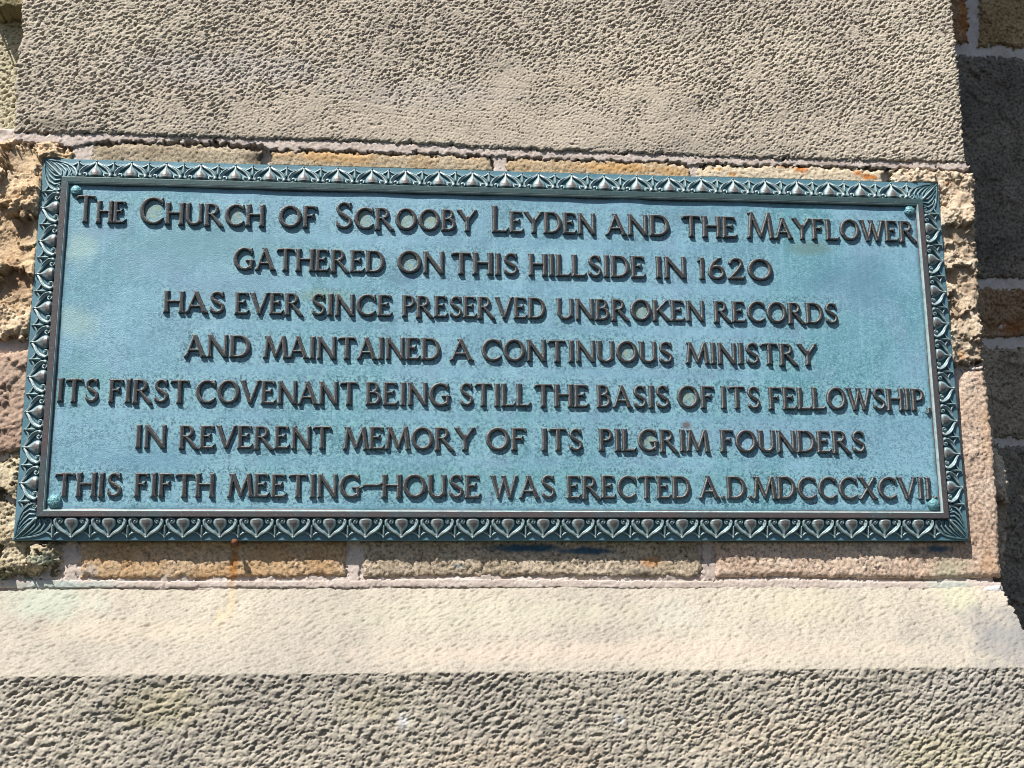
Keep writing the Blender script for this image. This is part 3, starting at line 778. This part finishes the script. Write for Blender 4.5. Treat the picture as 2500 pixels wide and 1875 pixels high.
for li, (zb_, cap, ws) in enumerate(LINES):
    zb_, cap = zb_ / 1000, cap / 1000
    for wi, (txt, x0, x1) in enumerate(ws):
        x0, x1 = x0 / 1000, x1 / 1000
        scl = [1.24 if (li == 0 and txt in BIG and i == 0 and wi != 6) else 1.0 for i in range(len(txt))]
        tot = sum(GL[c][0] * s for c, s in zip(txt, scl))
        gaps = GAP * (len(txt) - 1)
        sx = (x1 - x0) / (tot + gaps)              # metres per unit of width
        capmax = cap * max(scl)
        stp = 0.00062
        gx = np.arange(x0 - .004, x1 + .005, stp)
        gz = np.arange(zb_ - .007, zb_ + capmax + .004, stp)
        GX, GZ = np.meshgrid(gx, gz)
        d = np.full(GX.shape, 1.0)
        cur = x0
        for nc, (c, s) in enumerate(zip(txt, scl)):
            wd, strokes = GL[c]
            ch = cap * s
            jz = rngw.uniform(-.0004, .0004)
            i0, i1 = np.searchsorted(gx, [cur - .006, cur + wd * s * sx + .006])
            sub = (slice(None), slice(max(i0, 0), i1))
            sX, sZ = GX[sub], GZ[sub]
            dl = np.full(sX.shape, 1.0)
            kf = (sx + cap) / 2 * (1.0 if s == 1 else 1.06)
            for stv in strokes:
                q = [(cur + p[0] * s * sx, zb_ + jz + p[1] * ch, p[2] * kf) for p in stv]
                dl = np.minimum(dl, stroke_sdf(sX, sZ, q))
            lo = -.16 if c == ',' else (-.045 if c in 'RSOCGU0' else 0.0)
            hi = 1.03 if c in 'SOCG0' else 1.0
            dl = np.maximum(dl, np.maximum(zb_ + jz + lo * ch - sZ, sZ - (zb_ + jz + hi * ch)))
            d[sub] = np.minimum(d[sub], dl)
            if c in 'OCGQ0D':
                cx_, cz_ = cur + wd * s * sx * .52, zb_ + ch * .5
                amt = .95 if (txt, nc) in CRUSTED or (li, txt) in ((1, 'ON'), (4, 'OF')) else .12
                crust = np.maximum(crust, amt * smooth(.30 * ch + .004, .30 * ch - .003, np.hypot((FX - cx_), (FZ - cz_))))
            cur += (wd * s + GAP) * sx
        # relief from the distance
        nz, nx = GX.shape
        wob = 0.00022 * fbm(nz, nx, stp, .004, 1.2, 500 + li * 20 + wi)
        dd = d + wob
        h = LET * smooth(0.0009, -0.0007, dd) - 0.0010 * smooth(0.0002, 0.0012, dd) + 0.00045 * smooth(-.0006, -.0022, dd)
        h += 0.00012 * fbm(nz, nx, stp, .003, 1.0, 900 + li * 20 + wi) * smooth(0, -.001, dd)
        Yw = Y_FIELD - h
        words.append((txt, GX, Yw, GZ, dd < 0.0014,
                      {'lift': smooth(0.0, LET, h), 'edge': smooth(.0003, -.0003, dd) * smooth(-.0014, -.0007, dd)}))
        # nearness on the field
        i0, i1 = np.searchsorted(fx, [x0 - .012, x1 + .012])
        j0, j1 = np.searchsorted(fz, [zb_ - .012, zb_ + capmax + .012])
        bx = np.clip(np.round((FX[j0:j1, i0:i1] - gx[0]) / stp).astype(int), 0, nx - 1)
        bz = np.clip(np.round((FZ[j0:j1, i0:i1] - gz[0]) / stp).astype(int), 0, nz - 1)
        dx = np.hypot(FX[j0:j1, i0:i1] - gx[bx], FZ[j0:j1, i0:i1] - gz[bz])
        near[j0:j1, i0:i1] = np.minimum(near[j0:j1, i0:i1], d[bz, bx] + dx)
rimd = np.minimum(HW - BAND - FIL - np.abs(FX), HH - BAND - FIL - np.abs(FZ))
FY = Y_FIELD - 0.00030 * fbm(*FX.shape, fs, .15, 2.2, 300)
field = grid_mesh("back_plate", FX, FY, FZ, None,
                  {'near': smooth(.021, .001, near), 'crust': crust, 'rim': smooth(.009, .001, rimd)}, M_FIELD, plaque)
for txt, GX, Yw, GZ, kp, at in words:
    o = grid_mesh("hyphen" if txt == '-' else "raised_word", GX, Yw, GZ, kp, at, M_LETTER, plaque)
    if txt != '-':
        o['label'] = 'raised lettering "%s"' % txt


# leaf border ---------------------------------------------------------------------------------------
def tube(X, Z, pts, hgt, groove=0.0):
    d = np.full(X.shape, -1.0)
    q = np.zeros(X.shape)
    for (x0, z0, r0), (x1, z1, r1) in zip(pts[:-1], pts[1:]):
        ex, ez = x1 - x0, z1 - z0
        t = np.clip(((X - x0) * ex + (Z - z0) * ez) / (ex * ex + ez * ez + 1e-12), 0, 1)
        r = r0 + (r1 - r0) * t
        u = np.hypot(X - x0 - t * ex, Z - z0 - t * ez) / r
        hh = hgt * np.sqrt(np.clip(1 - u * u, 0, 1)) * np.clip(r / 2.6, .45, 1.1)
        if groove:
            hh = hh - groove * np.exp(-(u / .33) ** 2) * (u < 1)
        q = np.maximum(q, np.where(u < 1, hh, 0))
    return q


def spiral(cx, cz, r0, r1, a0, a1, w0, w1, nn=16):
    return [(cx + (r0 + (r1 - r0) * s) * math.cos(a0 + (a1 - a0) * s), cz + (r0 + (r1 - r0) * s) * math.sin(a0 + (a1 - a0) * s), w0 + (w1 - w0) * s)
            for s in np.linspace(0, 1, nn)]


def ornament_mesh(name, X, Z, rel, v):
    """X, Z in mm in the ornament's own plane; rel relief in mm; v distance from the fillet in mm."""
    s = rel > 0.12
    pad_ = s.copy()
    pad_[1:] |= s[:-1]; pad_[:-1] |= s[1:]; pad_[:, 1:] |= s[:, :-1]; pad_[:, :-1] |= s[:, 1:]
    y = base_y(v / 1000) - np.where(s, rel, -0.5) / 1000
    gx_ = np.abs(np.gradient(rel)[0]) + np.abs(np.gradient(rel)[1])
    lift = np.clip(rel / 8.6, 0, 1)
    edge = smooth(1.6, 3.8, rel) * smooth(1.1, .35, gx_) * smooth(7.8, 5.8, rel)
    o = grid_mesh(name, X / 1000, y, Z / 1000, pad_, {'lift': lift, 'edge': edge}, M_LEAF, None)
    return o.data, o


g = 0.55
X, Z = np.meshgrid(np.arange(-28.0, 28.05, g), np.arange(0.0, 34.0, g))
U = np.abs(X)
# bulb: onion shape with its tip to the outer edge
half = np.interp(Z, [0, 2, 5, 9, 13, 17, 20, 23, 26, 30], [7.4, 9.8, 11.3, 11.4, 10.0, 7.2, 4.8, 3.0, 2.0, 1.2])
crown = np.interp(Z, [0, 1.5, 4, 9, 14, 20, 25, 30], [4.6, 7.2, 8.5, 8.7, 7.6, 5.4, 3.8, 3.4])
rel = crown * np.sqrt(np.clip(1 - (U / half) ** 2, 0, 1)) * (Z < 30.5)
rel = rel + 0.7 * np.exp(-(U / 1.3) ** 2) * smooth(10, 20, Z) * (rel > 0)
# volute: double-ridged ribbon from the tip, curling in at the fillet
vol = [(.6, 29.6, 1.8), (4.0, 26.4, 2.3), (9.0, 23.0, 3.0), (14.5, 20.0, 3.6), (19.5, 16.0, 4.0), (23.0, 10.8, 4.1), (24.3, 5.6, 3.5)]
rel = np.maximum(rel, np.maximum(tube(U, Z, vol, 5.0, 0.5), tube(U - .9, Z - .9, [(a_, b_, c_ * .55) for a_, b_, c_ in vol], 8.5)))
rel = np.maximum(rel, tube(U, Z, [(24.3, 5.6, 3.5), (23.0, 2.2, 2.6), (19.0, 1.0, 2.2)], 5.8, .4))
rel = np.maximum(rel, tube(U, Z, spiral(17.0, 6.0, 4.7, 1.2, math.radians(-70), math.radians(-70 - 380), 1.9, 1.4), 7.0))
rel = np.maximum(rel, 7.4 * np.sqrt(np.clip(1 - (np.hypot(U - 17.0, Z - 6.0) / 2.3) ** 2, 0, 1)))
rel = np.maximum(rel, 5.6 * np.sqrt(np.clip(1 - (np.hypot(U / 2.1, (Z - 30.8) / 2.0)) ** 2, 0, 1)))
leaf_me, leaf0 = ornament_mesh("leaf_ornament", X, Z, rel, Z)

X, Z = np.meshgrid(np.arange(-13.2, 13.3, g), np.arange(6.0, 34.0, g))
U = np.abs(X)
half = np.interp(Z, [8, 14, 20, 25, 29.5], [1.2, 4.0, 4.6, 3.0, 0.9])
rel = 5.2 * np.clip(1 - U / half, 0, 1) * smooth(8, 14, Z) * (Z < 29.6)
rel = np.maximum(rel, tube(U, Z, [(.5, 29.6, 1.7), (2.8, 26.8, 1.9), (6.2, 24.2, 1.9), (10.5, 22.4, 1.6), (13.0, 22.2, 1.0)], 4.4))
rel = np.maximum(rel, tube(U, Z, [(3.4, 9.0, 1.2), (4.4, 14.0, 1.3), (6.0, 18.0, 1.0)], 2.2))
rel = np.maximum(rel, 5.0 * np.sqrt(np.clip(1 - (np.hypot(U / 1.9, (Z - 30.4) / 1.9)) ** 2, 0, 1)))
dart_me, dart0 = ornament_mesh("dart_ornament", X, Z, rel, Z)

# corner: spreading acanthus leaf with its midrib on the mitre
Xc, Zc = np.meshgrid(np.arange(-25.0, 34.3, g), np.arange(-25.0, 34.3, g))
v = np.maximum(Xc, Zc)
A_, B_ = np.maximum(Xc, Zc), np.minimum(Xc, Zc)    # fold on the diagonal
rel = tube(Xc, Zc, [(1, 1, 2.6), (16, 16, 2.2), (32, 32, .9)], 4.6)
rel = np.maximum(rel, tube(B_, A_, [(32.5, 33, .8), (20, 31.6, 1.5), (8, 30.0, 1.7), (-4, 27.0, 1.9), (-13, 22.0, 2.2), (-19.5, 15, 2.5), (-22.0, 8.0, 2.4), (-20.5, 2.6, 1.9)], 3.8, .9))
rel = np.maximum(rel, tube(B_, A_, spiral(-16.6, 5.2, 4.0, .9, math.radians(-110), math.radians(-110 + 400), 1.6, 1.1), 4.8))
for pts in ([(-10, 3, 1.6), (-12, 12, 2.0), (-6, 21, 1.9), (4, 26, 1.2)], [(-4, 3, 1.6), (-5, 12, 2.1), (2, 20, 1.9), (13, 27.5, 1.1)],
            [(2, 5, 1.5), (3, 12, 1.9), (10, 20, 1.7), (22, 29.5, .9)], [(7, 9, 1.2), (12, 17, 1.4), (26, 30, .8)]):
    rel = np.maximum(rel, tube(B_, A_, pts, 4.0, .3))
rel = np.where((A_ < .8) | (B_ < -24.6), 0, rel)
corner_me, corner0 = ornament_mesh("corner_leaf", Xc, Zc, rel, v)


def place(me, name, first, x, z, rot):
    o = first if first is not None else bpy.data.objects.new(name, me)
    if first is None:
        COL.objects.link(o)
    o.parent = plaque
    o.location = (x, 0, z)
    o.rotation_euler = (0, rot, 0)
    return o


PITCH = 0.05625
IX, IZ = HW - BAND, HH - BAND
spots, dspots = [], []
for i in range(-12, 13):
    spots += [(i * PITCH, IZ, 0.0), (i * PITCH, -IZ, math.pi)]
for i in range(-4, 5):
    spots += [(-IX, i * PITCH, -math.pi / 2), (IX, i * PITCH, math.pi / 2)]
for i in range(-13, 13):
    dspots += [((i + .5) * PITCH, IZ, 0.0), ((i + .5) * PITCH, -IZ, math.pi)]
for i in range(-5, 5):
    dspots += [(-IX, (i + .5) * PITCH, -math.pi / 2), (IX, (i + .5) * PITCH, math.pi / 2)]
for i, s in enumerate(spots):
    place(leaf_me, "leaf_ornament", leaf0 if i == 0 else None, *s)
for i, s in enumerate(dspots):
    place(dart_me, "dart_ornament", dart0 if i == 0 else None, *s)
for i, s in enumerate([(IX, IZ, 0.0), (IX, -IZ, math.pi / 2), (-IX, -IZ, math.pi), (-IX, IZ, -math.pi / 2)]):
    place(corner_me, "corner_leaf", corner0 if i == 0 else None, *s)

# domed fixing bolts
for bi, (bx_, bz_, br) in enumerate(((-.7035, .2545, .0090), (.7035, .2565, .0092), (-.7025, -.2530, .0108), (.7040, -.2535, .0100))):
    gx = np.arange(-br * 1.12, br * 1.12, .0006)
    GX, GZ = np.meshgrid(gx, gx)
    r = np.hypot(GX, GZ) + 0.0003 * fbm(*GX.shape, .0006, .008, 1.5, 40 + bi)
    h = np.where(r < br, .0012 + .0062 * np.sqrt(np.clip(1 - (r / br) ** 2, 0, 1)), -.001)
    h += 0.0003 * fbm(*GX.shape, .0006, .004, 1.2, 60 + bi)
    grid_mesh("bolt", GX + bx_, Y_FIELD - h, GZ + bz_, r < br + .001, {'lift': np.clip(h / .0074, 0, 1) * .7 + .1, 'edge': r * 0}, M_BOLT, plaque)
for o in plaque.children:
    keep_world(o)

# ------------------------------------------------------------------ rusty pin under the plaque
n = NT("rusty_iron")
col = n.ramp(n.noise(90, 5, 0.7), [(0.3, (0.06, 0.025, 0.015)), (0.55, (0.16, 0.06, 0.025)), (0.75, (0.24, 0.10, 0.04))])
n.bump(n.noise(200, 4, 0.7), 0.6, 0.001)
M_RUST = n.out(col, 0.8, 0.3)
pp = P(573, 1323, -0.006)
prof = [(.040, .0024), (.01, .0026), (-.003, .0025), (-.0035, .0046), (-.0060, .0052), (-.0088, .0044), (-.0105, .0022), (-.0108, .0002)]
vs, fc = [], []
NS = 14
for y, r in prof:
    for k in range(NS):
        a = 2 * math.pi * k / NS
        vs.append((pp[0] + r * math.cos(a), y, pp[2] + r * (1 + .08 * math.sin(3 * a)) * math.sin(a)))
for i in range(len(prof) - 1):
    for k in range(NS):
        a, b = i * NS + k, i * NS + (k + 1) % NS
        fc.append((a, b, b + NS, a + NS))
fc.append([(len(prof) - 1) * NS + k for k in range(NS)])
pin = py_mesh("iron_pin", vs, fc, M_RUST, None, False)
pin['label'] = "small rusty iron pin sticking out of the orange stone just under the plaque"
pin['category'] = "pin"
pin['kind'] = 'thing'
